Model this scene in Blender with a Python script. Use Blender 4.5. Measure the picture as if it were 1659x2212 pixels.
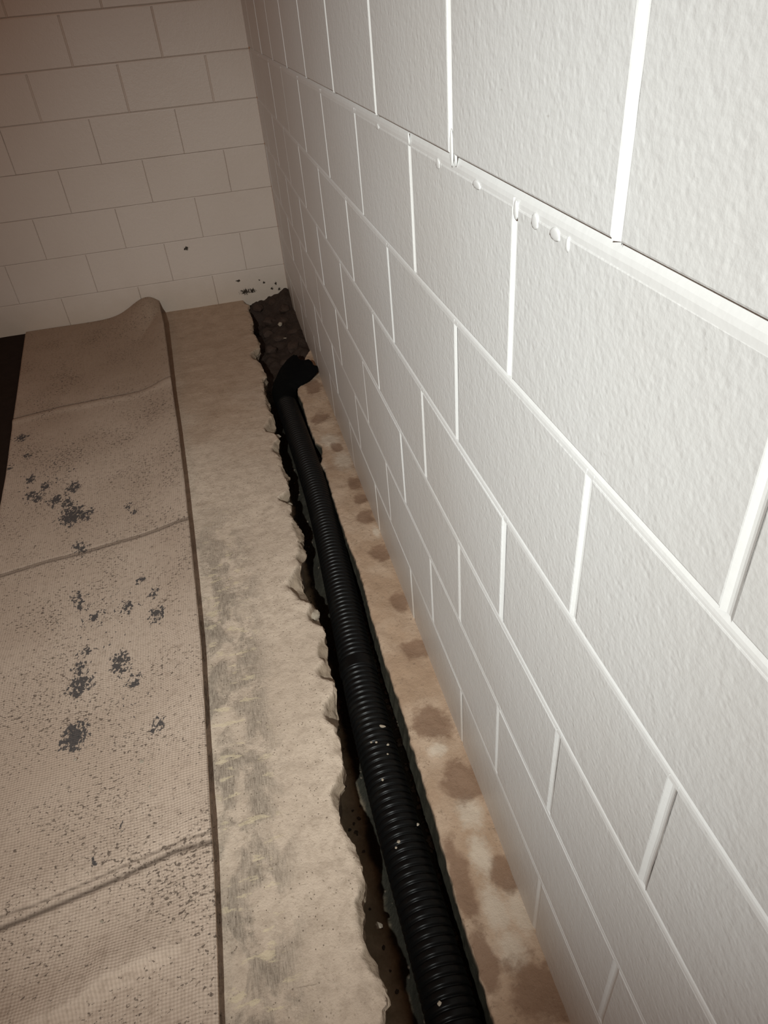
import bpy, bmesh, math, random
import numpy as np
from mathutils import Matrix, Vector, noise

random.seed(7)
rng = np.random.default_rng(7)
for o in list(bpy.data.objects):
    bpy.data.objects.remove(o, do_unlink=True)
scene = bpy.context.scene
COL = scene.collection

# ------------------------------------------------------------------ camera
CAM = Vector((-0.2906, -4.0122, 1.3570))
YAW, PITCH, ROLL = 0.1787, -0.6442, -0.0971
fw = Vector((math.sin(YAW) * math.cos(PITCH), math.cos(YAW) * math.cos(PITCH), math.sin(PITCH)))
r0 = Vector((math.cos(YAW), -math.sin(YAW), 0.0))
u0 = r0.cross(fw)
rt = math.cos(ROLL) * r0 + math.sin(ROLL) * u0
up = -math.sin(ROLL) * r0 + math.cos(ROLL) * u0
cd = bpy.data.cameras.new('camera')
cd.sensor_fit = 'VERTICAL'
cd.sensor_height = 24.0
cd.sensor_width = 24.0 * 1659 / 2212
cd.lens = 1496.1 / 2212 * 24.0
cd.clip_start = 0.02
cam = bpy.data.objects.new('camera', cd)
COL.objects.link(cam)
m = Matrix.Identity(4)
for i in range(3):
    m[i][0], m[i][1], m[i][2], m[i][3] = rt[i], up[i], -fw[i], CAM[i]
cam.matrix_world = m
scene.camera = cam

# ------------------------------------------------------------------ world, lamps, exposure
world = bpy.data.worlds.new('basement_ambient')
scene.world = world
world.use_nodes = True
bg = world.node_tree.nodes['Background']
bg.inputs['Color'].default_value = (1.0, 0.44, 0.21, 1)
bg.inputs['Strength'].default_value = 0.120

# a hand-held work lamp behind and left of the viewer, beam pointing down the wall
ld = bpy.data.lights.new('work_lamp', 'SPOT')
ld.energy = 262.0
ld.color = (0.945, 1.0, 0.975)
ld.spot_size = math.radians(70)
ld.spot_blend = 1.0
ld.shadow_soft_size = 0.025
lamp = bpy.data.objects.new('work_lamp', ld)
COL.objects.link(lamp)
lamp.location = (-0.88, -4.66, 1.83)
LY, LP = 0.28, -0.53
lamp.rotation_euler = Vector((math.sin(LY) * math.cos(LP), math.cos(LY) * math.cos(LP), math.sin(LP))).to_track_quat('-Z', 'Y').to_euler()

vs = scene.view_settings
vs.view_transform = 'Standard'
vs.look = 'None'
vs.exposure = 0.0
vs.gamma = 1.0
vs.use_curve_mapping = False

# ------------------------------------------------------------------ helpers
def tag(o, label=None, cat=None, group=None, kind=None):
    if label: o['label'] = label
    if cat: o['category'] = cat
    if group: o['group'] = group
    if kind: o['kind'] = kind
    return o

def link(name, me, mat=None, parent=None, smooth=False):
    if mat is not None and len(me.materials) == 0:
        me.materials.append(mat)
    if smooth:
        me.polygons.foreach_set('use_smooth', [True] * len(me.polygons))
    o = bpy.data.objects.new(name, me)
    COL.objects.link(o)
    if parent is not None:
        o.parent = parent
    return o

def mesh(name, verts, faces):
    me = bpy.data.meshes.new(name)
    me.from_pydata([tuple(v) for v in verts], [], faces)
    me.update()
    return me

def grid_faces(nr, nc, flip=False, wrap=False):
    f = []
    cc = nc if wrap else nc - 1
    for i in range(nr - 1):
        for j in range(cc):
            j2 = (j + 1) % nc
            a, b, c, d = i * nc + j, i * nc + j2, (i + 1) * nc + j2, (i + 1) * nc + j
            f.append((a, d, c, b) if flip else (a, b, c, d))
    return f

def attr(me, name, vals):
    at = me.attributes.new(name, 'FLOAT', 'POINT')
    at.data.foreach_set('value', np.asarray(vals, dtype=np.float32).ravel())

def n1(x, y=0.0, z=0.0):
    return noise.noise((x, y, z))

def fbm(x, y, z=0.0, o=4):
    return noise.fractal((x, y, z), 1.0, 2.0, o)

def interp(pts, y):
    """pts: list of (key, value) sorted by key"""
    ks = [p[0] for p in pts]
    return np.interp(y, ks, [p[1] for p in pts])

def sm(a, b, x):
    t = np.clip((x - a) / (b - a), 0, 1)
    return t * t * (3 - 2 * t)

# ------------------------------------------------------------------ materials
class NT:
    def __init__(self, name):
        self.m = bpy.data.materials.new(name)
        self.m.use_nodes = True
        self.t = self.m.node_tree
        self.t.nodes.clear()
        self.out = self.t.nodes.new('ShaderNodeOutputMaterial')
        self.b = self.t.nodes.new('ShaderNodeBsdfPrincipled')
        self.t.links.new(self.b.outputs[0], self.out.inputs[0])
        self.geo = self.t.nodes.new('ShaderNodeNewGeometry')
        self.pos = self.geo.outputs['Position']
    def L(self, a, b):
        self.t.links.new(a, b)
    def val(self, inp, v):
        if hasattr(v, 'is_output'):
            self.L(v, inp)
        else:
            inp.default_value = v
    def noise(self, scale, detail=4, rough=0.55, vec=None, dist=0.0):
        n = self.t.nodes.new('ShaderNodeTexNoise')
        n.inputs['Scale'].default_value = scale
        n.inputs['Detail'].default_value = detail
        n.inputs['Roughness'].default_value = rough
        n.inputs['Distortion'].default_value = dist
        self.L(vec if vec is not None else self.pos, n.inputs['Vector'])
        return n.outputs['Fac']
    def voro(self, scale, vec=None, feature='F1'):
        n = self.t.nodes.new('ShaderNodeTexVoronoi')
        n.feature = feature
        n.inputs['Scale'].default_value = scale
        self.L(vec if vec is not None else self.pos, n.inputs['Vector'])
        return n.outputs['Distance']
    def math(self, op, a, b=0.0, c=0.0, clamp=False):
        n = self.t.nodes.new('ShaderNodeMath')
        n.operation = op
        n.use_clamp = clamp
        for i, v in enumerate((a, b, c)):
            self.val(n.inputs[i], v)
        return n.outputs[0]
    def vmath(self, op, a, b):
        n = self.t.nodes.new('ShaderNodeVectorMath')
        n.operation = op
        self.val(n.inputs[0], a)
        self.val(n.inputs[1], b)
        return n.outputs['Value'] if op in ('DISTANCE', 'DOT_PRODUCT') else n.outputs[0]
    def step(self, a, lo, hi, to0=0.0, to1=1.0):
        n = self.t.nodes.new('ShaderNodeMapRange')
        n.interpolation_type = 'SMOOTHSTEP'
        self.val(n.inputs['Value'], a)
        n.inputs['From Min'].default_value = lo
        n.inputs['From Max'].default_value = hi
        n.inputs['To Min'].default_value = to0
        n.inputs['To Max'].default_value = to1
        return n.outputs[0]
    def mix(self, f, a, b):
        n = self.t.nodes.new('ShaderNodeMix')
        n.data_type = 'RGBA'
        self.val(n.inputs[0], f)
        for k, v in ((6, a), (7, b)):
            if hasattr(v, 'is_output'):
                self.L(v, n.inputs[k])
            else:
                n.inputs[k].default_value = (v[0], v[1], v[2], 1)
        return n.outputs[2]
    def attr(self, name):
        n = self.t.nodes.new('ShaderNodeAttribute')
        n.attribute_name = name
        return n.outputs['Fac']
    def xyz(self):
        n = self.t.nodes.new('ShaderNodeSeparateXYZ')
        self.L(self.pos, n.inputs[0])
        return n.outputs
    def scaled(self, v):
        return self.vmath('MULTIPLY', self.pos, v)
    def bump(self, h, strength, dist, prev=None):
        n = self.t.nodes.new('ShaderNodeBump')
        n.inputs['Strength'].default_value = strength
        n.inputs['Distance'].default_value = dist
        self.L(h, n.inputs['Height'])
        if prev is not None:
            self.L(prev, n.inputs['Normal'])
        return n.outputs[0]
    def fin(self, col=None, rough=None, normal=None, spec=None):
        if col is not None:
            if hasattr(col, 'is_output'): self.L(col, self.b.inputs['Base Color'])
            else: self.b.inputs['Base Color'].default_value = (*col, 1)
        if rough is not None: self.val(self.b.inputs['Roughness'], rough)
        if normal is not None: self.L(normal, self.b.inputs['Normal'])
        if spec is not None: self.b.inputs['Specular IOR Level'].default_value = spec
        return self.m

def paint_material(name, base, bump_k, spots=(), texture=True):
    t = NT(name)
    x, y, z = t.xyz()
    n_big = t.noise(1.6, 3)
    n_mid = t.noise(14, 4)
    col = t.mix(t.step(n_big, 0.35, 0.7), base, tuple(c * f for c, f in zip(base, (0.95, 0.935, 0.92))))
    # splashed-up dirt, ragged upper limit, deepened to carry the dim warm light low down
    zz = t.math('ADD', z, t.math('MULTIPLY', t.math('SUBTRACT', n_mid, 0.5), 0.10))
    grime_dim = t.step(zz, 0.24, -0.03)
    col = t.mix(t.math('MULTIPLY', grime_dim, 0.55), col, (0.46, 0.37, 0.28))
    # small scuffs
    sc = t.step(t.noise(38, 2, 0.5, t.scaled((1, 1, 2.2))), 0.745, 0.80)
    col = t.mix(t.math('MULTIPLY', sc, 0.35), col, (0.33, 0.30, 0.27))
    for (p, r, sx) in spots:
        d = t.vmath('DISTANCE', t.scaled((sx, 1, 1)), (p[0] * sx, p[1], p[2]))
        k = t.math('ADD', d, t.math('MULTIPLY', t.math('SUBTRACT', t.noise(120, 3, 0.7), 0.5), r * 3.2))
        col = t.mix(t.step(k, r * 0.75, r * 0.55), col, (0.035, 0.026, 0.016))
    nor = None
    if texture:
        peel = t.noise(170, 3, 0.5)
        pit = t.step(t.voro(95), 0.0, 0.5)
        h = t.math('ADD', t.math('MULTIPLY', peel, 1.0), t.math('MULTIPLY', pit, 0.45))
        nor = t.bump(h, 0.24 * bump_k, 0.0020)
        nor = t.bump(t.noise(45, 2), 0.22 * bump_k, 0.004, nor)
    else:
        nor = t.bump(t.noise(60, 3), 0.25 * bump_k, 0.003)
    return t.fin(col, 0.42, nor, 0.35)

WHITE = (0.70, 0.695, 0.685)
BACK_SPOTS = [((-0.242, 0, 0.046), 0.022, 0.6), ((-0.202, 0, 0.045), 0.016, 0.7), ((-0.129, 0, 0.081), 0.009, 1),
              ((-0.065, 0, 0.066), 0.011, 1), ((-0.153, 0, 0.098), 0.006, 1), ((-0.09, 0, 0.04), 0.009, 1),
              ((-0.508, 0, 0.324), 0.014, 0.8), ((-0.05, 0, 0.03), 0.012, 1), ((-0.27, 0, 0.112), 0.008, 0.5)]
M_PAINT = paint_material('white_block_paint', WHITE, 1.0)
M_PAINT_JOINT = paint_material('white_joint_paint', (0.74, 0.735, 0.725), 0.6, texture=False)
M_PAINT_BACK = paint_material('white_back_wall_paint', (0.665, 0.575, 0.505), 0.8, BACK_SPOTS)
M_DRIP = paint_material('white_paint_drip', (0.74, 0.735, 0.725), 0.2, texture=False)

def slab_material():
    t = NT('dusty_broken_concrete')
    x, y, z = t.xyz()
    tan = t.mix(t.step(t.noise(3.0, 4), 0.35, 0.68), (0.68, 0.555, 0.44), (0.58, 0.465, 0.365))
    tan = t.mix(t.step(t.noise(30, 5, 0.65), 0.40, 0.75), tan, (0.48, 0.38, 0.295))
    fy = t.math('ADD', y, t.math('MULTIPLY', t.math('SUBTRACT', t.noise(2.4, 5, 0.6), 0.5), 2.2))
    tan = t.mix(t.math('MULTIPLY', t.step(fy, -2.0, -1.0), 0.75), tan, t.mix(t.step(t.noise(11, 5, 0.65), 0.35, 0.7), (0.46, 0.33, 0.235), (0.36, 0.245, 0.165)))
    tan = t.mix(t.math('MULTIPLY', t.step(t.noise(125, 4, 0.7), 0.53, 0.70), 0.55), tan, (0.34, 0.26, 0.19))
    # worn grey strip where old adhesive was scraped, close to the mat
    stripe = t.math('MULTIPLY', t.step(x, -0.66, -0.56), t.step(x, -0.37, -0.47))
    near = t.step(y, -1.8, -2.5)
    nz = t.noise(9, 5, 0.62, t.scaled((1.6, 1.0, 1)), 0.6)
    g = t.math('MULTIPLY', t.math('MULTIPLY', stripe, near), t.step(nz, 0.40, 0.58))
    g = t.math('ADD', g, t.math('MULTIPLY', t.step(t.noise(6, 6, 0.7, None, 0.5), 0.60, 0.78), 0.45), 0, True)
    ridges = t.noise(1.0, 3, 0.6, t.scaled((330, 40, 60)), 0.4)
    grey = t.mix(t.step(ridges, 0.35, 0.62), (0.23, 0.185, 0.145), (0.42, 0.345, 0.275))
    col = t.mix(t.math('MULTIPLY', g, 0.85), tan, grey)
    # pale yellow scraps of adhesive
    yl = t.step(t.noise(1.0, 3, 0.6, t.scaled((18, 42, 20))), 0.58, 0.64)
    yl = t.math('MULTIPLY', yl, t.math('MULTIPLY', t.math('MULTIPLY', t.step(x, -0.58, -0.53), t.step(x, -0.40, -0.46)), near))
    col = t.mix(t.math('MULTIPLY', yl, 0.62), col, (0.70, 0.585, 0.40))
    # pits and dark crumbs
    pit = t.step(t.voro(105, t.scaled((1, 0.8, 1))), 0.17, 0.09)
    pit = t.math('MULTIPLY', pit, t.step(t.noise(7, 2), 0.36, 0.52))
    col = t.mix(t.math('MULTIPLY', pit, 0.7), col, (0.14, 0.105, 0.075))
    scr = t.step(t.noise(1.0, 2, 0.5, t.scaled((26, 150, 40)), 1.2), 0.72, 0.76)
    col = t.mix(t.math('MULTIPLY', scr, 0.5), col, (0.20, 0.155, 0.115))
    # freshly broken faces: browner, sandy
    br = t.attr('broken')
    brown = t.mix(t.noise(35, 5, 0.7), (0.20, 0.14, 0.09), (0.42, 0.34, 0.26))
    col = t.mix(br, col, brown)
    h = t.math('ADD', t.noise(60, 5, 0.65), t.math('MULTIPLY', t.noise(260, 3, 0.6), 0.4))
    h = t.math('SUBTRACT', h, t.math('MULTIPLY', pit, 0.5))
    nor = t.bump(h, 0.5, 0.006)
    nor = t.bump(t.math('MULTIPLY', ridges, t.math('ADD', g, 0.1)), 0.6, 0.004, nor)
    return t.fin(col, 0.9, nor, 0.2)
M_SLAB = slab_material()

def footing_material():
    t = NT('stained_footing_concrete')
    base = t.mix(t.step(t.noise(8, 5, 0.6), 0.35, 0.7), (0.43, 0.295, 0.20), (0.55, 0.41, 0.30))
    base = t.mix(t.step(t.noise(110, 4, 0.7), 0.55, 0.72), base, (0.30, 0.21, 0.145))
    w = t.math('ADD', t.attr('wet'), t.math('MULTIPLY', t.math('SUBTRACT', t.noise(26, 5, 0.6), 0.5), 1.1))
    p = t.math('ADD', t.attr('pale'), t.math('MULTIPLY', t.math('SUBTRACT', t.noise(55, 5, 0.65), 0.5), 0.9))
    col = t.mix(t.math('MULTIPLY', t.step(p, 0.30, 0.85), 0.75), base, (0.66, 0.56, 0.45))
    col = t.mix(t.math('MULTIPLY', t.step(w, 0.35, 0.70), 0.75), col, (0.215, 0.125, 0.078))
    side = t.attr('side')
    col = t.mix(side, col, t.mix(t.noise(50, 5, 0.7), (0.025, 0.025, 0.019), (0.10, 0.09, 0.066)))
    speck = t.step(t.voro(190), 0.10, 0.05)
    speck = t.math('MULTIPLY', speck, t.step(t.noise(9, 2), 0.5, 0.62))
    col = t.mix(t.math('MULTIPLY', speck, 0.75), col, (0.62, 0.55, 0.45))
    nor = t.bump(t.noise(70, 6, 0.7), 0.55, 0.006)
    return t.fin(col, t.math('SUBTRACT', 0.85, t.math('MULTIPLY', side, 0.35)), nor, 0.25)
M_FOOT = footing_material()

def soil_material():
    t = NT('damp_trench_soil')
    col = t.mix(t.step(t.noise(10, 6, 0.7), 0.35, 0.68), (0.32, 0.25, 0.165), (0.54, 0.42, 0.285))
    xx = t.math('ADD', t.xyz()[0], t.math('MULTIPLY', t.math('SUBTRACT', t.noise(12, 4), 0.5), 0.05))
    col = t.mix(t.step(xx, -0.262, -0.242), col, t.mix(t.noise(45, 5, 0.7), (0.016, 0.016, 0.012), (0.060, 0.054, 0.038)))  # wet soil by the pipe; its dark edge also paints out the lit strip
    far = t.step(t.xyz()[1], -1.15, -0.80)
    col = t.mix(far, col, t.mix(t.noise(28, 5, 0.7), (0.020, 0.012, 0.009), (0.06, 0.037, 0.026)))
    nor = t.bump(t.noise(80, 6, 0.7), 0.8, 0.008)
    return t.fin(col, 0.72, nor, 0.3)
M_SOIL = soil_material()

def stone_material(name, a, b):
    t = NT(name)
    col = t.mix(t.noise(60, 4), a, b)
    return t.fin(col, 0.8, t.bump(t.noise(180, 4), 0.5, 0.003), 0.25)
M_STONE = stone_material('dark_gravel', (0.05, 0.042, 0.032), (0.15, 0.12, 0.088))
M_CHIP = stone_material('pale_concrete_chip', (0.28, 0.235, 0.18), (0.46, 0.39, 0.31))
M_CLOD = stone_material('brown_soil_clod', (0.026, 0.016, 0.012), (0.075, 0.046, 0.033))

def pipe_material(name, r, sp):
    t = NT(name)
    dust = t.step(t.noise(16, 4, 0.65), 0.50, 0.80)
    col = t.mix(t.math('MULTIPLY', dust, 0.5), (0.004, 0.004, 0.004), (0.012, 0.011, 0.009))
    return t.fin(col, r, t.bump(t.noise(120, 3), 0.12, 0.002), sp)
M_PIPE = pipe_material('black_corrugated_plastic', 0.36, 0.17)
M_SOCK = pipe_material('black_filter_sock', 0.9, 0.04)

def mat_material():
    t = NT('woven_carpet_backing')
    x, y, z = t.xyz()
    uv = t.t.nodes.new('ShaderNodeUVMap')
    sp = t.t.nodes.new('ShaderNodeSeparateXYZ')
    t.L(uv.outputs[0], sp.inputs[0])
    U, V = sp.outputs[0], sp.outputs[1]          # metres across, metres along
    wob = t.math('MULTIPLY', t.math('SUBTRACT', t.noise(5, 3), 0.5), 0.030)
    def rib(c, pitch):
        return t.math('SINE', t.math('MULTIPLY', t.math('ADD', c, wob), 2 * math.pi / pitch))
    ru, rv = rib(U, 0.0068), rib(V, 0.0060)
    base = t.mix(t.step(t.noise(2.2, 4), 0.35, 0.68), (0.60, 0.48, 0.385), (0.51, 0.395, 0.31))
    base = t.mix(t.step(t.noise(60, 4, 0.65), 0.45, 0.75), base, (0.45, 0.35, 0.275))
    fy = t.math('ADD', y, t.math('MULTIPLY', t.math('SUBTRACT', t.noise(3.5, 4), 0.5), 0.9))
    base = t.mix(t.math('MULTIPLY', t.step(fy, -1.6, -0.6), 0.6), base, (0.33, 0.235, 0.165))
    weave = t.math('MULTIPLY', t.step(ru, 0.2, -0.9), 0.20)
    weave = t.math('ADD', weave, t.math('MULTIPLY', t.step(rv, 0.2, -0.9), 0.10))
    col = t.mix(weave, base, (0.24, 0.18, 0.135))
    # peeled-through dark flakes, many small, follow the ribs
    flake = t.noise(1.0, 3, 0.6, t.scaled((110, 165, 60)), 0.3)
    dens = t.noise(4.5, 3, 0.6)
    thr = t.math('SUBTRACT', flake, t.math('MULTIPLY', t.math('SUBTRACT', 0.62, dens), 0.30))
    f1 = t.step(thr, 0.565, 0.61)
    bl = t.attr('blob')
    coarse = t.noise(1.0, 4, 0.6, t.scaled((120, 75, 40)), 0.5)
    f2 = t.step(t.math('ADD', t.math('MULTIPLY', bl, 0.40), coarse), 0.745, 0.79)
    col = t.mix(t.math('MULTIPLY', f1, 0.80), col, (0.095, 0.070, 0.055))
    col = t.mix(t.math('MULTIPLY', f2, 0.92), col, (0.062, 0.058, 0.060))
    seam = t.math('MULTIPLY', t.attr('seam'), t.step(t.noise(1.0, 2, 0.5, t.scaled((70, 70, 70))), 0.10, 0.42))
    col = t.mix(t.math('MULTIPLY', seam, 0.88), col, (0.085, 0.060, 0.045))
    crumb = t.step(t.voro(120), 0.075, 0.04)
    crumb = t.math('MULTIPLY', crumb, t.step(t.noise(6, 2), 0.56, 0.66))
    col = t.mix(t.math('MULTIPLY', crumb, 0.7), col, (0.60, 0.52, 0.43))
    h = t.math('ADD', t.math('MULTIPLY', ru, 0.5), t.math('MULTIPLY', rv, 0.35))
    h = t.math('SUBTRACT', h, t.math('MULTIPLY', t.math('ADD', f1, f2), 1.2))
    h = t.math('ADD', h, t.noise(220, 3))
    return t.fin(col, 0.92, t.bump(h, 0.45, 0.0016), 0.15)
M_MAT = mat_material()

def dark_floor_material():
    t = NT('dark_brown_floor_covering')
    col = t.mix(t.noise(20, 5, 0.7), (0.014, 0.009, 0.007), (0.035, 0.022, 0.016))
    return t.fin(col, 0.9, t.bump(t.noise(160, 4), 0.4, 0.003), 0.1)
M_DARK = dark_floor_material()

# ------------------------------------------------------------------ block walls
BL, BH = 0.4064, 0.2032
Z0 = 0.165 - BH                       # underside of the lowest course
NC = 12                               # courses
block_cache = {}

def block_mesh(length, height, mat, bev):
    key = (round(length, 3), round(height, 3), mat.name)
    if key in block_cache:
        return block_cache[key]
    L2, H2 = length / 2, height / 2
    rings = [(0.0, -0.05), (0.0, -bev), (bev * 0.29, -bev * 0.29), (bev, 0.0)]
    v, f = [], []
    for ins, w in rings:
        for su, sv in ((-1, -1), (1, -1), (1, 1), (-1, 1)):
            v.append((su * (L2 - ins), sv * (H2 - ins), w))
    for k in range(3):
        for j in range(4):
            a, b = k * 4 + j, k * 4 + (j + 1) % 4
            f.append((a, b, b + 4, a + 4))
    f.append((12, 13, 14, 15))
    me = mesh('block', v, f)
    me.materials.append(mat)
    block_cache[key] = me
    return me

def build_wall(name, origin, U, W, length, courses, phase, mat, jmat, bev, joint):
    """U runs along the wall, W points into the room; courses of blocks sit on a mortar mesh."""
    U, W, V = Vector(U), Vector(W), Vector((0, 0, 1))
    O = Vector(origin)
    P = lambda u, v, w: O + U * u + V * v + W * w
    verts, faces = [], []
    def strip(a, b, prof):
        n0 = len(verts)
        for p in prof: verts.append(P(*a(p)))
        for p in prof: verts.append(P(*b(p)))
        n = len(prof)
        for i in range(n - 1):
            faces.append((n0 + i, n0 + i + 1, n0 + n + i + 1, n0 + n + i))
    def quad(pts):
        n0 = len(verts)
        verts.extend(P(*p) for p in pts)
        faces.append((n0, n0 + 1, n0 + 2, n0 + 3))
    ztop = Z0 + courses * BH
    quad([(0, Z0, -0.020), (length, Z0, -0.020), (length, ztop, -0.020), (0, ztop, -0.020)])
    quad([(0, Z0, -0.20), (length, Z0, -0.20), (length, ztop, -0.20), (0, ztop, -0.20)])
    quad([(0, ztop, -0.20), (length, ztop, -0.20), (length, ztop, -0.020), (0, ztop, -0.020)])
    blocks = []
    for c in range(courses):
        zb, zt = Z0 + c * BH, Z0 + (c + 1) * BH
        hb, dep_b, hh, dep_h = joint(c)[0:4]
        ht = joint(c + 1)[0]
        out = joint(c)[4]
        ph = phase(c)
        cuts = [0.0] + [x for x in (ph + k * BL for k in range(-2, 40)) if 0.03 < x < length - 0.03] + [length]
        # bed joint under this course: weathered profile, deep under the upper block, flush with the lower
        if c > 0:
            prof = [(-hb - 0.002, -0.0006), (-hb * 0.55, -0.0010), (-hb * 0.05, -dep_b * 0.34), (hb * 0.45, -dep_b * 0.72),
                    (hb * 0.85, -dep_b), (hb + 0.004, -dep_b * 1.05)]
            n = max(2, int(length / 0.05))
            for i in range(n):
                ua, ub = length * i / n, length * (i + 1) / n
                ja = 0.0012 * n1(ua * 9, zb * 31); jb = 0.0012 * n1(ub * 9, zb * 31)
                strip(lambda p: (ua, zb + p[0] + ja, p[1]), lambda p: (ub, zb + p[0] + jb, p[1]), prof[::-1])
        for i in range(len(cuts) - 1):
            a, b = cuts[i], cuts[i + 1]
            ga = hh if i > 0 else 0.0
            gb = hh if i < len(cuts) - 2 else 0.0
            blocks.append((a + ga, b - gb, zb + hb, zt - ht, out))
            if i > 0:
                arc = [(-1.15, -0.0006), (-0.8, -dep_h * 0.50), (-0.4, -dep_h * 0.9), (0, -dep_h), (0.4, -dep_h * 0.9),
                       (0.8, -dep_h * 0.5), (1.15, -0.0006)]
                nseg = 4
                for s in range(nseg):
                    lo, hi = zb + hb * 0.8, zt - ht * 0.2
                    va, vb = lo + (hi - lo) * s / nseg, lo + (hi - lo) * (s + 1) / nseg
                    ja = 0.0010 * n1(a * 7, va * 23); jb = 0.0010 * n1(a * 7, vb * 23)
                    strip(lambda p: (a + p[0] * hh + ja, va, p[1] + out), lambda p: (a + p[0] * hh + jb, vb, p[1] + out), arc)
    me = mesh(name, verts, faces)
    wall = link(name, me, jmat)
    tag(wall, kind='structure')
    R = Matrix((U, V, W)).transposed().to_4x4()
    for (a, b, zb, zt, out) in blocks:
        me = block_mesh(b - a, zt - zb, mat, bev)
        o = bpy.data.objects.new('block', me)
        COL.objects.link(o)
        o.parent = wall
        tilt = Matrix.Rotation(random.uniform(-0.002, 0.002), 4, 'Y') @ Matrix.Rotation(random.uniform(-0.003, 0.003), 4, 'X')
        o.matrix_world = Matrix.Translation(P((a + b) / 2, (zb + zt) / 2, out + random.uniform(-0.0006, 0.0006))) @ R @ tilt
    return wall

def joint_right(c):
    # (half bed, bed depth, half head, head depth, stand-out)
    if c == 6:   # the coarse bed joint at eye level, course above stands proud
        return (0.0092, 0.0065, 0.0065, 0.0055, 0.0018)
    hb = 0.0058 if c >= 3 else 0.0045
    return (hb, 0.0052 if c >= 3 else 0.0036, 0.0062 if c >= 3 else 0.0052, 0.0038 if c >= 3 else 0.0028, 0.0018 if c > 6 else 0.0)

def joint_back(c):
    if c >= 5:
        return (0.0042, 0.0075, 0.0040, 0.0060, 0.0)
    return (0.0019, 0.0075, 0.0014, 0.0050, 0.0)

wall_right = build_wall('wall_right', (0, 0, 0), (0, -1, 0), (-1, 0, 0), 4.9, NC,
                        lambda c: 0.0645 if c % 2 == 1 else 0.2677, M_PAINT, M_PAINT_JOINT, 0.0022, joint_right)
wall_back = build_wall('wall_back', (-2.6, 0, 0), (1, 0, 0), (0, -1, 0), 2.6, NC,
                       lambda c: (2.6 - 0.2103) % BL if c % 2 == 1 else (2.6 - 0.4046) % BL, M_PAINT_BACK, M_PAINT_BACK, 0.0014, joint_back)

# runs and blobs of dried paint hanging from the coarse joint
def drip(u, z, w, h, proud):
    bm = bmesh.new()
    bmesh.ops.create_icosphere(bm, subdivisions=2, radius=1.0)
    for v in bm.verts:
        x, y, zz = v.co
        k = 1.0 - 0.45 * (zz * 0.5 + 0.5)
        v.co = (x * proud * 0.6, y * w * k * (1 + 0.25 * n1(zz * 2, u)), zz * h)
    me = bpy.data.meshes.new('paint_drip'); bm.to_mesh(me); bm.free()
    o = link('paint_drip', me, M_DRIP, wall_right, True)
    o.location = (0.0, u, z + 0.003)
for (u, z, w, h, pr) in [(-3.318, 1.166, 0.008, 0.010, 0.003), (-3.365, 1.166, 0.012, 0.008, 0.0022), (-3.41, 1.165, 0.016, 0.006, 0.002),
                         (-3.437, 1.163, 0.005, 0.007, 0.003), (-3.11, 1.193, 0.007, 0.022, 0.0035), (-3.125, 1.188, 0.005, 0.014, 0.003),
                         (-3.335, 1.196, 0.006, 0.007, 0.003), (-3.05, 1.166, 0.012, 0.007, 0.002), (-3.20, 1.168, 0.018, 0.005, 0.002),
                         (-2.70, 1.168, 0.016, 0.005, 0.002), (-2.905, 1.176, 0.006, 0.009, 0.0025)]:
    drip(u, z, w, h, pr)

# ------------------------------------------------------------------ broken concrete slab
EDGE = [[-0.261, -0.021], [-0.235, -0.097], [-0.249, -0.163], [-0.243, -0.236], [-0.236, -0.337], [-0.244, -0.408], [-0.252, -0.477], [-0.243, -0.543], [-0.232, -0.641], [-0.236, -0.714], [-0.265, -0.764], [-0.262, -0.835], [-0.248, -0.908], [-0.241, -1.012], [-0.236, -1.049], [-0.257, -1.094], [-0.258, -1.159], [-0.263, -1.221], [-0.251, -1.281], [-0.254, -1.34], [-0.261, -1.366], [-0.252, -1.431], [-0.246, -1.489], [-0.263, -1.52], [-0.291, -1.561], [-0.257, -1.59], [-0.244, -1.636], [-0.255, -1.656], [-0.261, -1.712], [-0.254, -1.794], [-0.258, -1.828], [-0.243, -1.878], [-0.253, -1.937], [-0.251, -1.975], [-0.255, -2.006], [-0.278, -2.029], [-0.274, -2.072], [-0.261, -2.088], [-0.261, -2.118], [-0.268, -2.141], [-0.25, -2.194], [-0.239, -2.235], [-0.245, -2.274], [-0.258, -2.292], [-0.245, -2.318], [-0.248, -2.341], [-0.263, -2.363], [-0.274, -2.407], [-0.277, -2.431], [-0.278, -2.485], [-0.271, -2.515], [-0.267, -2.546], [-0.249, -2.581], [-0.253, -2.608], [-0.246, -2.679], [-0.243, -2.703], [-0.253, -2.726], [-0.25, -2.747], [-0.256, -2.782], [-0.256, -2.818], [-0.251, -2.847], [-0.251, -2.868], [-0.26, -2.922], [-0.265, -2.952], [-0.265, -2.975], [-0.269, -2.992], [-0.273, -3.016], [-0.269, -3.044], [-0.271, -3.07], [-0.273, -3.111], [-0.28, -3.13], [-0.281, -3.145], [-0.293, -3.155], [-0.3, -3.181], [-0.302, -3.211], [-0.305, -3.233], [-0.289, -3.281], [-0.282, -3.332], [-0.281, -3.367], [-0.294, -3.395], [-0.294, -3.417], [-0.301, -3.434], [-0.305, -3.457], [-0.298, -3.489], [-0.288, -3.505], [-0.291, -3.52], [-0.286, -3.546], [-0.283, -3.569], [-0.295, -3.573], [-0.298, -3.594], [-0.287, -3.68], [-0.302, -3.78], [-0.285, -3.9], [-0.3, -4.05], [-0.29, -4.3], [-0.295, -4.9]]
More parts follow.
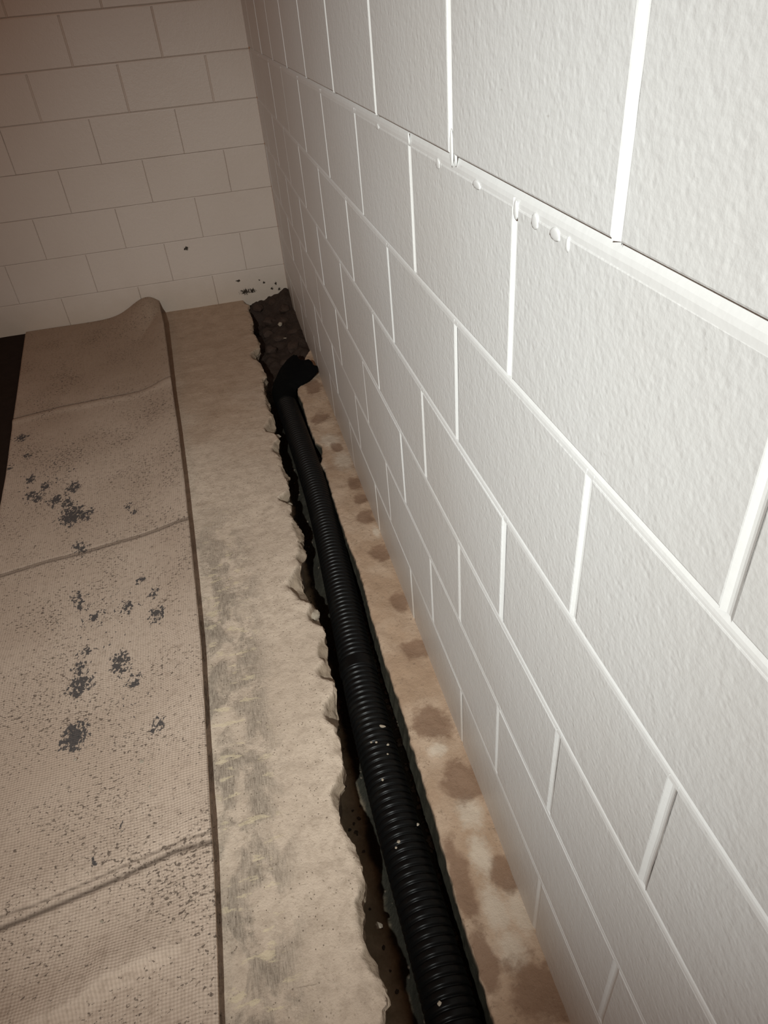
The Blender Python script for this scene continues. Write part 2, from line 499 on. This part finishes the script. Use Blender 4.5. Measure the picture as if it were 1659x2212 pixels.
# deeper flakes spalled off the top edge: (y, half length, width, drop)
FLAKES = [(-1.50, 0.06, 0.030, 0.030), (-1.70, 0.07, 0.022, 0.018), (-2.03, 0.035, 0.020, 0.030), (-2.23, 0.07, 0.026, 0.014),
          (-2.34, 0.05, 0.024, 0.020), (-2.50, 0.10, 0.042, 0.034), (-2.62, 0.06, 0.030, 0.040), (-2.76, 0.045, 0.026, 0.012),
          (-2.83, 0.04, 0.036, 0.022), (-2.95, 0.05, 0.030, 0.040), (-3.16, 0.05, 0.018, 0.012), (-3.40, 0.05, 0.012, 0.010),
          (-3.50, 0.03, 0.020, 0.010), (-0.80, 0.08, 0.024, 0.02), (-1.3, 0.06, 0.014, 0.02), (-1.88, 0.05, 0.018, 0.016)]
EP = sorted([(-y, x) for x, y in EDGE])
EK = np.array([p[0] for p in EP]); EV = np.array([p[1] for p in EP])
def edge_x(y):
    return float(np.interp(-y, EK, EV)) + 0.0022 * fbm(y * 60, 3.1) + 0.0016 * n1(y * 170, 6.0)

KN = np.cumsum(rng.uniform(0.008, 0.040, 260))
KW = rng.uniform(0.001, 0.017, 260) * (rng.random(260) < 0.7) + 0.002
KD = rng.uniform(0.002, 0.011, 260)
def build_slab():
    ys = np.arange(0.0, -4.9001, -0.006)
    offs = [0.0, 0.002, 0.004, 0.007, 0.010, 0.014, 0.019, 0.025, 0.032, 0.040, 0.050, 0.065, 0.085, 0.11, 0.15, 0.20, 0.26, 0.33, 0.45, 0.7, 1.1]
    low = [(-0.010, -0.001), (-0.022, 0.004), (-0.036, 0.001), (-0.052, 0.008), (-0.070, 0.014), (-0.092, 0.022), (-0.150, 0.024), (-0.215, 0.020)]
    verts, br = [], []
    nc = 1 + len(offs) + len(low)
    for y in ys:
        xe = edge_x(y)
        fl = []
        for (fy, hl, wd, dr) in FLAKES:
            t = abs(y - fy) / hl
            if t < 1:
                q = 1 - t * t
                fl.append((wd * q * (1 + 0.2 * n1(y * 25, fy)), dr * q))
        cwn = float(np.interp(-y, KN, KW)); cdr = float(np.interp(-y, KN, KD))
        verts.append((-2.6, y, 0.0)); br.append(0)
        for o in reversed(offs):
            z = 0.0012 * fbm(o * 25, y * 25, 1.0) if o > 0.005 else 0.0
            b = 0.0
            if o < cwn:
                q = 1 - o / cwn
                z -= cdr * q * (1 + 0.3 * n1(y * 30, o * 60))
                b = max(b, 0.12 + 0.2 * q)
            for (wd, dr) in fl:
                if o < wd:
                    q = 1 - o / wd
                    z -= dr * (sm(0, 0.35, q) * 0.55 + 0.45 * q) * (1 + 0.45 * fbm(y * 28, o * 28, 2.0))
                    b = max(b, float(sm(0, 0.25, q)) * 0.9)
            verts.append((xe - o + (0.0012 * n1(y * 130, o * 130) if o < 0.03 else 0), y, z))
            br.append(b)
        zl = verts[-1][2]
        for (dz, ins) in low:
            z = min(zl - 0.003, dz)
            zl = z
            verts.append((xe - ins * (1 + 0.5 * n1(y * 8, 5)) + 0.006 * fbm(y * 22, dz * 40, 7.0), y, z + 0.002 * n1(y * 50, dz * 90)))
            br.append(1.0)
    nr = len(ys)
    me = mesh('floor', verts, grid_faces(nr, nc, flip=True))
    attr(me, 'broken', br)
    o = link('floor', me, M_SLAB, None, True)
    for i, p in enumerate(me.polygons):
        if i % (nc - 1) >= len(offs) - 1: p.use_smooth = False
    tag(o, kind='structure')
    return o
floor = build_slab()

# ------------------------------------------------------------------ trench bed
def bed_z(x, y):
    z = -0.128 + 0.010 * fbm(x * 9, y * 9, 4.0) + 0.004 * fbm(x * 40, y * 40, 9.0, 3)
    z -= 0.045 * float(sm(-0.205, -0.245, x)) * float(sm(-1.0, -1.4, y))
    far = float(sm(-1.05, -0.55, y))
    z += far * (0.045 + 0.050 * float(sm(-0.20, 0.0, x)) + 0.028 * fbm(x * 14, y * 14, 6.0, 5))
    z -= 0.03 * float(sm(-0.75, -0.45, y)) * float(sm(-0.15, -0.26, x)) * float(sm(-0.10, -0.25, y)) - 0.055 * float(sm(-0.20, -0.04, y))
    return z
def build_bed():
    xs = np.arange(-0.36, 0.0201, 0.008)
    ys = np.arange(0.02, -4.9, -0.010)
    verts = [(x, y, bed_z(x, y)) for y in ys for x in xs]
    me = mesh('trench_bed', verts, grid_faces(len(ys), len(xs), flip=True))
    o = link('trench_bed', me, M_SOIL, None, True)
    tag(o, kind='structure')
build_bed()

# ------------------------------------------------------------------ footing ledge under the right wall
FOOT = [[-0.121, -1.188], [-0.113, -1.284], [-0.115, -1.457], [-0.109, -1.61], [-0.091, -1.644], [-0.096, -1.7], [-0.104, -1.747], [-0.116, -1.777], [-0.109, -1.831], [-0.109, -1.944], [-0.113, -2.076], [-0.113, -2.288], [-0.105, -2.465], [-0.112, -2.654], [-0.114, -2.827], [-0.11, -2.978], [-0.114, -3.133], [-0.115, -3.278], [-0.119, -3.356], [-0.122, -3.479], [-0.122, -3.564], [-0.123, -3.635], [-0.123, -4.9]]
FP = sorted([(-y, x) for x, y in FOOT] + [(0.98, -0.075), (0.86, -0.03), (0.80, 0.005)])
FK = np.array([p[0] for p in FP]); FV = np.array([p[1] for p in FP])
BASEZ = sorted([(-y, z) for y, z in [[-0.122, 0.0], [-0.413, -0.008], [-0.753, -0.010], [-1.09, -0.025], [-1.42, -0.05], [-1.568, -0.058], [-1.767, -0.052], [-2.01, -0.028], [-2.271, -0.016], [-2.422, -0.018], [-2.64, -0.018], [-2.821, -0.022], [-3.119, -0.018], [-3.295, -0.016], [-3.423, -0.026], [-3.633, -0.018], [-4.9, -0.018]]])
BK = np.array([p[0] for p in BASEZ]); BV = np.array([p[1] for p in BASEZ])
WET = [(-0.016, -2.808, .045, .035), (-0.047, -3.039, .05, .05), (-0.029, -3.205, .045, .05), (-0.012, -3.41, .030, .035), (-0.030, -3.61, .055, .055), (-0.026, -2.402, .035, .04), (-0.030, -2.213, .03, .04), (-0.022, -1.991, .025, .05), (-0.033, -1.684, .022, .04), (-0.057, -1.438, .04, .04), (-0.045, -1.171, .04, .06), (-0.02, -2.633, .03, .04), (-0.10, -3.40, .022, .09), (-0.105, -3.55, .02, .06), (-0.02, -2.1, .03, .03), (-0.03, -3.85, .05, .06)]
PALE = [(-0.06, -3.114, .022, .018), (-0.039, -3.279, .026, .04), (-0.046, -3.367, .022, .05), (-0.055, -3.465, .024, .05), (-0.052, -3.539, .026, .04), (-0.012, -2.302, .012, .03), (-0.026, -1.80, .04, .08), (-0.05, -1.62, .04, .06), (-0.01, -3.48, .02, .05)]
def foot_x(y):
    return 0.004 + float(np.interp(-y, FK, FV)) + 0.0025 * fbm(y * 45, 12.0)
def foot_z(x, y):
    return float(np.interp(-y, BK, BV)) - 0.004 + 0.0035 * fbm(x * 22, y * 12, 3.0)
def build_footing():
    ys = np.arange(-0.80, -4.9, -0.006)
    ts = np.linspace(0, 1, 22)
    low = [(-0.006, -0.002), (-0.016, -0.003), (-0.034, -0.002), (-0.060, -0.006), (-0.11, -0.012)]
    verts, wet, pale, side = [], [], [], []
    for y in ys:
        xe = foot_x(y)
        ztop = foot_z(xe, y)
        for (dz, dx) in reversed(low):
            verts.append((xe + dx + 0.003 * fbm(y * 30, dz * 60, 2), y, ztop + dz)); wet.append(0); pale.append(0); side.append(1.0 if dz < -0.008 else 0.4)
        for t in ts:
            x = xe + (0.03 - xe) * t
            z = foot_z(x, y) - (0.002 if t == 0 else 0)
            w = p = 0.0
            for (a, b, rx, ry) in WET:
                if abs(y - b) < ry * 2:
                    d = math.hypot((x - a) / rx, (y - b) / ry)
                    w = max(w, 1.1 - d * 0.6)
                    if d < 1: z -= 0.002 * (1 - d * d)
            for (a, b, rx, ry) in PALE:
                if abs(y - b) < ry * 2:
                    p = max(p, 1.1 - math.hypot((x - a) / rx, (y - b) / ry) * 0.6)
            verts.append((x, y, z)); wet.append(max(w, 0)); pale.append(max(p, 0)); side.append(0.0)
    me = mesh('footing', verts, grid_faces(len(ys), len(ts) + len(low), flip=True))
    attr(me, 'wet', wet); attr(me, 'pale', pale); attr(me, 'side', side)
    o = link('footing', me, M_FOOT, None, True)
    tag(o, kind='structure')
build_footing()

# ------------------------------------------------------------------ dark covering left of the mat
def build_dark():
    xs = np.arange(-2.6, -1.0, 0.05)
    ys = np.arange(0.0, -4.91, -0.05)
    top = [(x, y, 0.0045 + 0.0008 * n1(x * 12, y * 12)) for y in ys for x in xs]
    bot = [(x, y, -0.001) for y in ys for x in xs]
    nr, nc = len(ys), len(xs)
    f = grid_faces(nr, nc, flip=True) + [tuple(i + nr * nc for i in q) for q in grid_faces(nr, nc)]
    for i in range(nr - 1):
        a, b = i * nc + nc - 1, (i + 1) * nc + nc - 1
        f.append((a, a + nr * nc, b + nr * nc, b))
    me = mesh('floor_covering', top + bot, f)
    o = link('floor_covering', me, M_DARK, None, True)
    tag(o, 'dark brown floor covering showing left of the carpet strip', 'carpet')
build_dark()

# ------------------------------------------------------------------ carpet strip
MRH = [(0.0, -0.720, 0.058), (0.101, -0.714, 0.062), (0.351, -0.690, 0.070), (0.732, -0.668, 0.058), (1.119, -0.647, 0.045), (1.502, -0.622, 0.042), (1.851, -0.603, 0.042), (2.185, -0.587, 0.04), (2.412, -0.577, 0.038), (2.69, -0.566, 0.035), (2.978, -0.563, 0.033), (3.119, -0.561, 0.032), (3.252, -0.558, 0.032), (3.421, -0.559, 0.03), (3.535, -0.561, 0.03), (4.6, -0.56, 0.03)]
MR = [(a, b) for a, b, h in MRH]
ML = sorted([(0.0, -1.452), (0.052, -1.449), (0.536, -1.391), (1.003, -1.336), (1.222, -1.31), (1.56, -1.27), (1.783, -1.247), (2.6, -1.20), (4.6, -1.13)])
S1 = [[-1.326, -1.081], [-1.14, -1.036], [-0.943, -1.033], [-0.803, -1.025], [-0.655, -0.994]]
S2 = [[-1.30, -2.19], [-1.173, -2.168], [-1.039, -2.143], [-0.927, -2.136], [-0.828, -2.119], [-0.712, -2.105], [-0.59, -2.1]]
S3a = [[-1.30, -3.29], [-0.965, -3.25], [-0.901, -3.245], [-0.796, -3.226], [-0.708, -3.209], [-0.617, -3.198], [-0.55, -3.203]]
S3 = [[-1.30, -3.32], [-0.96, -3.272], [-0.862, -3.257], [-0.795, -3.245], [-0.707, -3.228], [-0.635, -3.215], [-0.55, -3.223]]
S4 = [[-1.10, -3.49], [-0.852, -3.448], [-0.792, -3.436], [-0.755, -3.413], [-0.7, -3.406], [-0.62, -3.390]]
BLOB = [[-0.924, -2.356, 1.1], [-0.911, -2.39, .9], [-0.776, -2.444, 1.1], [-0.741, -2.34, .8], [-0.687, -2.509, 1.3], [-0.78, -2.656, 1.5], [-0.878, -2.7, 1.6], [-0.741, -2.73, 1.1], [-0.871, -2.861, 1.7], [-0.675, -2.892, 1.0], [-0.861, -2.459, .9], [-0.878, -2.585, .9], [-0.886, -2.642, 1.0], [-1.262, -1.268, 1.3], [-1.268, -1.501, 1.0], [-1.003, -1.737, 1.5], [-1.01, -1.835, 1.4], [-0.988, -1.919, 2.2], [-0.935, -1.929, 1.4], [-1.151, -1.735, 1.3], [-1.212, -1.428, 1.0], [-0.798, -1.936, .9], [-0.799, -3.192, .5], [-0.749, -3.127, .6], [-0.777, -1.977, .8], [-1.105, -1.684, 1.3], [-1.06, -1.80, 1.4], [-1.17, -1.62, 1.2], [-1.12, -1.76, 1.2], [-0.70, -2.42, 1.0], [-0.93, -2.13, 1.2], [-0.95, -2.10, 1.0]]
def build_mat():
    ys = np.concatenate([np.arange(-0.006, -3.62, -0.0045), np.arange(-3.62, -4.6, -0.02)])
    nc = 100
    ss = np.linspace(0, 1, nc)
    Y, S = np.meshgrid(ys, ss, indexing='ij')
    xr = np.interp(-Y, [p[0] for p in MR], [p[1] for p in MR])
    xl = np.interp(-Y, [p[0] for p in ML], [p[1] for p in ML])
    X = xr + (xl - xr) * S
    def seam_d(line):
        a = sorted(line)
        return Y - np.interp(X, [p[0] for p in a], [p[1] for p in a])
    Z = np.full_like(X, 0.0155)
    # the right edge stands clear of the slab
    he = np.interp(-Y, [p[0] for p in MRH], [p[2] for p in MRH]) - 0.0155
    Z += he * np.exp(-(np.maximum(xr - X, 0) / 0.095) ** 2)
    # hump where the strip runs up against the back wall
    hx = np.where(X > -0.775, np.exp(-((X + 0.775) / 0.085) ** 2), np.exp(-((X + 0.775) / 0.135) ** 2))
    hump = 0.086 * hx * np.exp(-(Y / 0.27) ** 2) 
    Z = np.maximum(Z, 0.0155 + hump)
    # loose undulation
    und = np.array([n1(x * 3.1, y * 2.3, 5.0) for x, y in zip(X.ravel(), Y.ravel())]).reshape(X.shape)
    Z += 0.004 * und * sm(0.0, 0.12, S)
    for line, dep, wd in ((S1, 0.0035, 0.005), (S2, 0.002, 0.004), (S3a, 0.0018, 0.003), (S3, 0.003, 0.0055)):
        Z -= dep * np.exp(-(seam_d(line) / wd) ** 2)
    Z += 0.005 * np.exp(-((seam_d(S1) + 0.03) / 0.03) ** 2)
    Z += 0.005 * np.exp(-((seam_d(S3) - 0.05) / 0.05) ** 2)
    d4 = seam_d(S4)
    fade4 = sm(-0.60, -0.70, X)
    Z += 0.020 * fade4 * np.where(d4 > 0, np.exp(-(d4 / 0.06) ** 2), np.exp(-(d4 / 0.014) ** 2))
    seam = np.exp(-(seam_d(S1) / 0.007) ** 2) * (0.65 + 0.35 * sm(-0.6, -1.0, X))
    d2 = seam_d(S2)
    seam = np.maximum(seam, 0.75 * np.exp(-(d2 / 0.0035) ** 2))
    seam = np.maximum(seam, 0.85 * np.exp(-((d2 + 0.013) / 0.005) ** 2))
    seam = np.maximum(seam, 0.8 * np.exp(-(seam_d(S3a) / 0.0022) ** 2))
    seam = np.maximum(seam, 1.0 * np.exp(-(seam_d(S3) / 0.0055) ** 2))
    blob = np.zeros_like(X)
    for bx, by, s in BLOB:
        blob = np.maximum(blob, np.minimum(1.1, 0.62 + 0.2 * s) * np.exp(-(((X - bx) / (0.024 * s)) ** 2 + ((Y - by) / (0.036 * s)) ** 2)))
    # diffuse worn fields around the clusters
    for bx, by, rx, ry, k in ((-1.10, -1.65, 0.20, 0.32, .42), (-0.83, -2.45, 0.20, 0.22, .36), (-0.86, -2.62, 0.12, 0.22, .34), (-0.72, -2.85, 0.16, 0.25, .25)):
        blob = np.maximum(blob, k * np.exp(-(((X - bx) / rx) ** 2 + ((Y - by) / ry) ** 2)))
    nr = len(ys)
    TH = 0.0095
    top = np.stack([X, Y, Z], -1).reshape(-1, 3)
    bot = np.stack([X, Y, Z - TH], -1).reshape(-1, 3)
    # rim rows: slightly rounded edge
    verts = np.concatenate([top, bot]).tolist()
    N = nr * nc
    f = grid_faces(nr, nc) + [tuple(i + N for i in q) for q in grid_faces(nr, nc, flip=True)]
    for i in range(nr - 1):
        a, b = i * nc, (i + 1) * nc
        f.append((a, b, b + N, a + N))
        a, b = i * nc + nc - 1, (i + 1) * nc + nc - 1
        f.append((a, a + N, b + N, b))
    for j in range(nc - 1):
        f.append((j, j + N, j + 1 + N, j + 1))
        a = (nr - 1) * nc + j
        f.append((a, a + 1, a + 1 + N, a + N))
    me = mesh('carpet_strip', verts, f)
    attr(me, 'blob', np.concatenate([blob.ravel(), np.zeros(N)]))
    attr(me, 'seam', np.concatenate([seam.ravel(), np.zeros(N)]))
    uvl = me.uv_layers.new(name='UVMap')
    UVv = np.concatenate([np.stack([(S * 0.66).ravel(), Y.ravel()], -1)] * 2)
    li = np.empty(len(me.loops), dtype=np.int32)
    me.loops.foreach_get('vertex_index', li)
    uvl.data.foreach_set('uv', UVv[li].astype(np.float32).ravel())
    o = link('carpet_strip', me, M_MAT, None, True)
    tag(o, 'worn tan woven carpet strip with dark peeled spots lying on the concrete', 'carpet')
    return o
build_mat()

# ------------------------------------------------------------------ corrugated drain pipe
PIPE = [(-0.171, -4.60), (-0.171, -3.9), (-0.172, -3.608), (-0.172, -3.511), (-0.174, -3.402), (-0.176, -3.297), (-0.176, -3.18), (-0.177, -3.007), (-0.171, -2.801), (-0.161, -2.592), (-0.153, -2.363), (-0.151, -2.158), (-0.153, -1.906), (-0.164, -1.506), (-0.172, -1.253), (-0.176, -1.16)]
PR = 0.0470
def pipe_c(y):
    ks = [-p[1] for p in PIPE][::-1]; xs = [p[0] for p in PIPE][::-1]
    # smooth the polyline by averaging
    return -0.003 - 0.0080 * float(sm(-1.9, -2.5, y)) + float(np.mean([np.interp(-y + d, ks, xs) for d in np.linspace(-0.12, 0.12, 9)]))
def pipe_z(y):
    return -0.070 + 0.004 * n1(y * 1.3, 40.0)
pipe_root = bpy.data.objects.new('drain_pipe', None)
COL.objects.link(pipe_root)
pipe_root.location = (-0.171, -3.0, -0.118)
tag(pipe_root, 'black corrugated plastic drain pipe lying in the trench along the wall', 'pipe')
def attach(o, root):
    o.parent = root
    o.matrix_parent_inverse = Matrix.Translation(-Vector(root.location))
    return o

def tube(rings, nseg):
    """rings: list of (center, side vector, up vector, radius side, radius up)"""
    v = []
    for (c, s, u, rs, ru) in rings:
        for k in range(nseg):
            a = 2 * math.pi * k / nseg
            v.append(c + s * (math.cos(a) * rs) + u * (math.sin(a) * ru))
    return v, grid_faces(len(rings), nseg, wrap=True)

def build_pipe():
    pitch, ns = 0.0165, 9
    rings = []
    y = -1.17
    i = 0
    while y > -4.55:
        ph = (i % ns) / ns
        # broad rounded ridge, narrow groove
        d = abs(ph - 0.5) * 2
        r = PR - 0.0048 * float(sm(0.52, 0.95, d)) - 0.0006 * d
        c = Vector((pipe_c(y), y, pipe_z(y)))
        t = Vector((pipe_c(y - 0.01), y - 0.01, pipe_z(y - 0.01))) - c
        t.normalize()
        s = t.cross(Vector((0, 0, 1))).normalized()
        u = s.cross(t)
        rings.append((c, s, u, r, r))
        y -= pitch / ns
        i += 1
    v, f = tube(rings, 44)
    me = mesh('pipe_body', v, f)
    attach(link('pipe_body', me, M_PIPE, None, True), pipe_root)
    # snap coupling band
    rings = []
    for (dy, r) in ((0.0, 0.0455), (0.0, 0.0487), (0.004, 0.0496), (0.017, 0.0496), (0.020, 0.0484), (0.023, 0.0496), (0.034, 0.0496), (0.038, 0.0487), (0.038, 0.0455)):
        yy = -2.775 - dy
        c = Vector((pipe_c(yy), yy, pipe_z(yy)))
        t = Vector((pipe_c(yy - 0.01), yy - 0.01, pipe_z(yy - 0.01))) - c
        t.normalize(); s = t.cross(Vector((0, 0, 1))).normalized()
        rings.append((c, s, s.cross(t), r, r))
    v, f = tube(rings, 44)
    attach(link('coupling_band', mesh('coupling_band', v, f), M_PIPE, None, True), pipe_root)
    # limp end that bends over the footing towards the wall, torn mouth
    path = [(-0.176, -1.235, -0.069, .0475, .0475), (-0.178, -1.19, -0.066, .050, .049), (-0.172, -1.145, -0.058, .060, .050), (-0.150, -1.105, -0.046, .074, .048),
            (-0.124, -1.078, -0.030, .086, .042), (-0.098, -1.052, -0.012, .094, .036), (-0.072, -1.030, 0.000, .100, .031), (-0.050, -1.012, 0.008, .102, .028)]
    n = 40
    P = []
    for k in range(n):
        t = k / (n - 1) * (len(path) - 1)
        a = min(int(t), len(path) - 2); q = t - a
        P.append([path[a][j] * (1 - q) + path[a + 1][j] * q for j in range(5)])
    P = np.array(P)
    for _ in range(3):
        P[1:-1] = (P[:-2] + 2 * P[1:-1] + P[2:]) / 4
    rings = []
    for k in range(n):
        c = Vector(P[k][:3])
        t = Vector(P[min(k + 1, n - 1)][:3]) - Vector(P[max(k - 1, 0)][:3])
        t.normalize(); s = t.cross(Vector((0, 0, 1))).normalized()
        rings.append((c, s, s.cross(t), P[k][3], P[k][4]))
    nseg = 44
    v, f = tube(rings, nseg)
    tend = (Vector(P[-1][:3]) - Vector(P[-4][:3])).normalized()
    for k in range(n):
        for j in range(nseg):
            a = 2 * math.pi * j / nseg
            q = max(0.0, (k - n * 0.45) / (n * 0.55))
            vv = v[k * nseg + j]
            rag = 0.030 * n1(math.cos(a) * 1.7 + 3, math.sin(a) * 1.7, 0.5) + 0.011 * n1(a * 4.2, 9.0) - 0.016 * max(0, math.cos(a * 1.0 + 0.4))
            vv += tend * rag * q * q
            vv += Vector((0, 0, 1)) * 0.006 * q * n1(vv.x * 30, vv.y * 30, 2.0)
            fz = foot_z(min(vv.x, 0), vv.y) if vv.x > foot_x(vv.y) - 0.01 else -1
            if vv.z < fz + 0.002: vv.z = fz + 0.002
            if vv.x > -0.004: vv.x = -0.004
    attach(link('torn_pipe_end', mesh('torn_pipe_end', v, f), M_SOCK, None, True), pipe_root)
build_pipe()

# ------------------------------------------------------------------ loose bits
def rock_mesh(name, seed, sub=2, jag=0.35):
    bm = bmesh.new()
    bmesh.ops.create_icosphere(bm, subdivisions=sub, radius=1.0)
    for v in bm.verts:
        d = v.co.normalized()
        v.co = d * (1 + jag * fbm(d.x * 1.3 + seed * 7.1, d.y * 1.3, d.z * 1.3, 3))
    me = bpy.data.meshes.new(name); bm.to_mesh(me); bm.free()
    return me

def rock(name, loc, size, mat, seed, label, cat, group=None, flat=0.6):
    me = rock_mesh(name, seed)
    o = link(name, me, mat)
    o.scale = (size, size * (0.8 + 0.4 * ((seed * 37) % 10) / 10), size * flat)
    o.rotation_euler = (0.2 * math.sin(seed), 0.2 * math.cos(seed * 3), seed * 1.7)
    o.location = loc
    tag(o, label, cat, group)
    return o

# gravel and crumbs that nobody could count
def build_gravel():
    base = [rock_mesh('g', 20 + k, 1, 0.4) for k in range(4)]
    V = [np.array([v.co[:] for v in b.vertices]) for b in base]
    F = [[tuple(p.vertices) for p in b.polygons] for b in base]
    vs, fs, n0 = [], [], 0
    for k in range(1100):
        y = -random.uniform(0.95, 4.2)
        side = random.random()
        if y > -0.95:
            x = random.uniform(-0.25, -0.02); s = random.uniform(0.003, 0.008)
        elif side < 0.85:
            x = random.uniform(-0.128, foot_x(y) + 0.002) ; s = random.uniform(0.003, 0.008)
        else:
            x = random.uniform(edge_x(y) - 0.01, -0.21); s = random.uniform(0.002, 0.006)
        z = bed_z(x, y) + s * 0.2
        b = k % 4
        a = random.uniform(0, 6.28)
        R = np.array([[math.cos(a), -math.sin(a), 0], [math.sin(a), math.cos(a), 0], [0, 0, 1]])
        p = (V[b] * [s, s * random.uniform(.6, 1), s * .7]) @ R.T + [x, y, z]
        vs.append(p); fs += [tuple(i + n0 for i in q) for q in F[b]]; n0 += len(p)
    me = mesh('gravel', np.concatenate(vs).tolist(), fs)
    o = link('gravel', me, M_STONE)
    tag(o, 'small dark gravel and soil crumbs scattered on the trench bottom', 'gravel', kind='stuff')
build_gravel()

for i, (x, y, s) in enumerate([(-0.19, -0.10, .035), (-0.10, -0.06, .028), (-0.05, -0.16, .032), (-0.14, -0.22, .040), (-0.07, -0.30, .030), (-0.17, -0.36, .032), (-0.04, -0.48, .035), (-0.12, -0.52, .028), (-0.18, -0.60, .034), (-0.07, -0.66, .036), (-0.13, -0.74, .026)]):
    rock('soil_clod', (x, y, bed_z(x, y) + s * 0.15), s, M_CLOD, 40 + i, 'dark brown clod of soil in the dug hole at the back corner', 'soil clod', 'soil clods in the back corner hole')
rock('stone', (-0.100, -0.40, bed_z(-0.10, -0.40) + 0.020), 0.013, M_CHIP, 61, 'pale pebble resting on the dark soil of the corner hole', 'stone')
rock('stone', (-0.095, -0.55, bed_z(-0.095, -0.55) + 0.020), 0.010, M_CHIP, 62, 'flat grey stone sliver in the hole, nearer than the pale pebble', 'stone', None, 0.3)
# concrete chips wedged under the broken slab edge
rock('concrete_chip', (-0.252, -1.566, -0.030), 0.015, M_CHIP, 63, 'grey concrete lump wedged in the farthest notch of the slab edge', 'concrete chip')
rock('concrete_chip', (-0.262, -2.052, -0.025), 0.010, M_CHIP, 64, 'rounded pale pebble stuck in the slab edge notch beside the pipe', 'concrete chip')
rock('concrete_chip', (-0.262, -2.600, -0.030), 0.016, M_CHIP, 65, 'pitted lump of brown concrete jutting from the broken slab edge', 'concrete chip', None, 0.8)
rock('concrete_chip', (-0.272, -3.402, -0.110), 0.008, M_CHIP, 66, 'small pale chip lying in the trench beside the near slab edge', 'concrete chip')

def on_pipe(x, y):
    cx, cz = pipe_c(y), pipe_z(y)
    d = min(abs(x - cx), PR * 0.9)
    return cz + math.sqrt(PR * PR - d * d)
for i, (x, y, s) in enumerate([(-0.188, -3.055, .0030), (-0.199, -3.050, .0025), (-0.163, -3.064, .0032), (-0.196, -3.151, .0030), (-0.148, -3.26, .0032), (-0.197, -3.295, .0036), (-0.205, -3.304, .0028), (-0.200, -3.584, .0035), (-0.17, -3.09, .0022)]):
    rock('crumb', (x, y, on_pipe(x, y)), s, M_CHIP, 70 + i, 'tiny pale concrete crumb lying on the black pipe', 'crumb', 'crumbs on the pipe')
rock('paint_flake', (-0.165, -3.012, on_pipe(-0.165, -3.012) + 0.0005), 0.0085, M_CHIP, 82, 'largest pale flake lying across the ridges of the pipe', 'flake', None, 0.2)
fl = bpy.data.objects['paint_flake']
fl.rotation_euler = (0, 0.1, -0.35)
fl.scale = (0.0095, 0.0035, 0.0012)
for i, (x, y, s) in enumerate([(-0.62, -3.29, .004), (-0.77, -3.31, .003), (-0.71, -2.98, .005), (-0.69, -3.05, .004), (-0.86, -2.93, .004)]):
    rock('crumb', (x, y, 0.018), s, M_CHIP, 90 + i, 'pale concrete crumb lying on the carpet strip', 'crumb', 'crumbs on the carpet strip', 0.4)
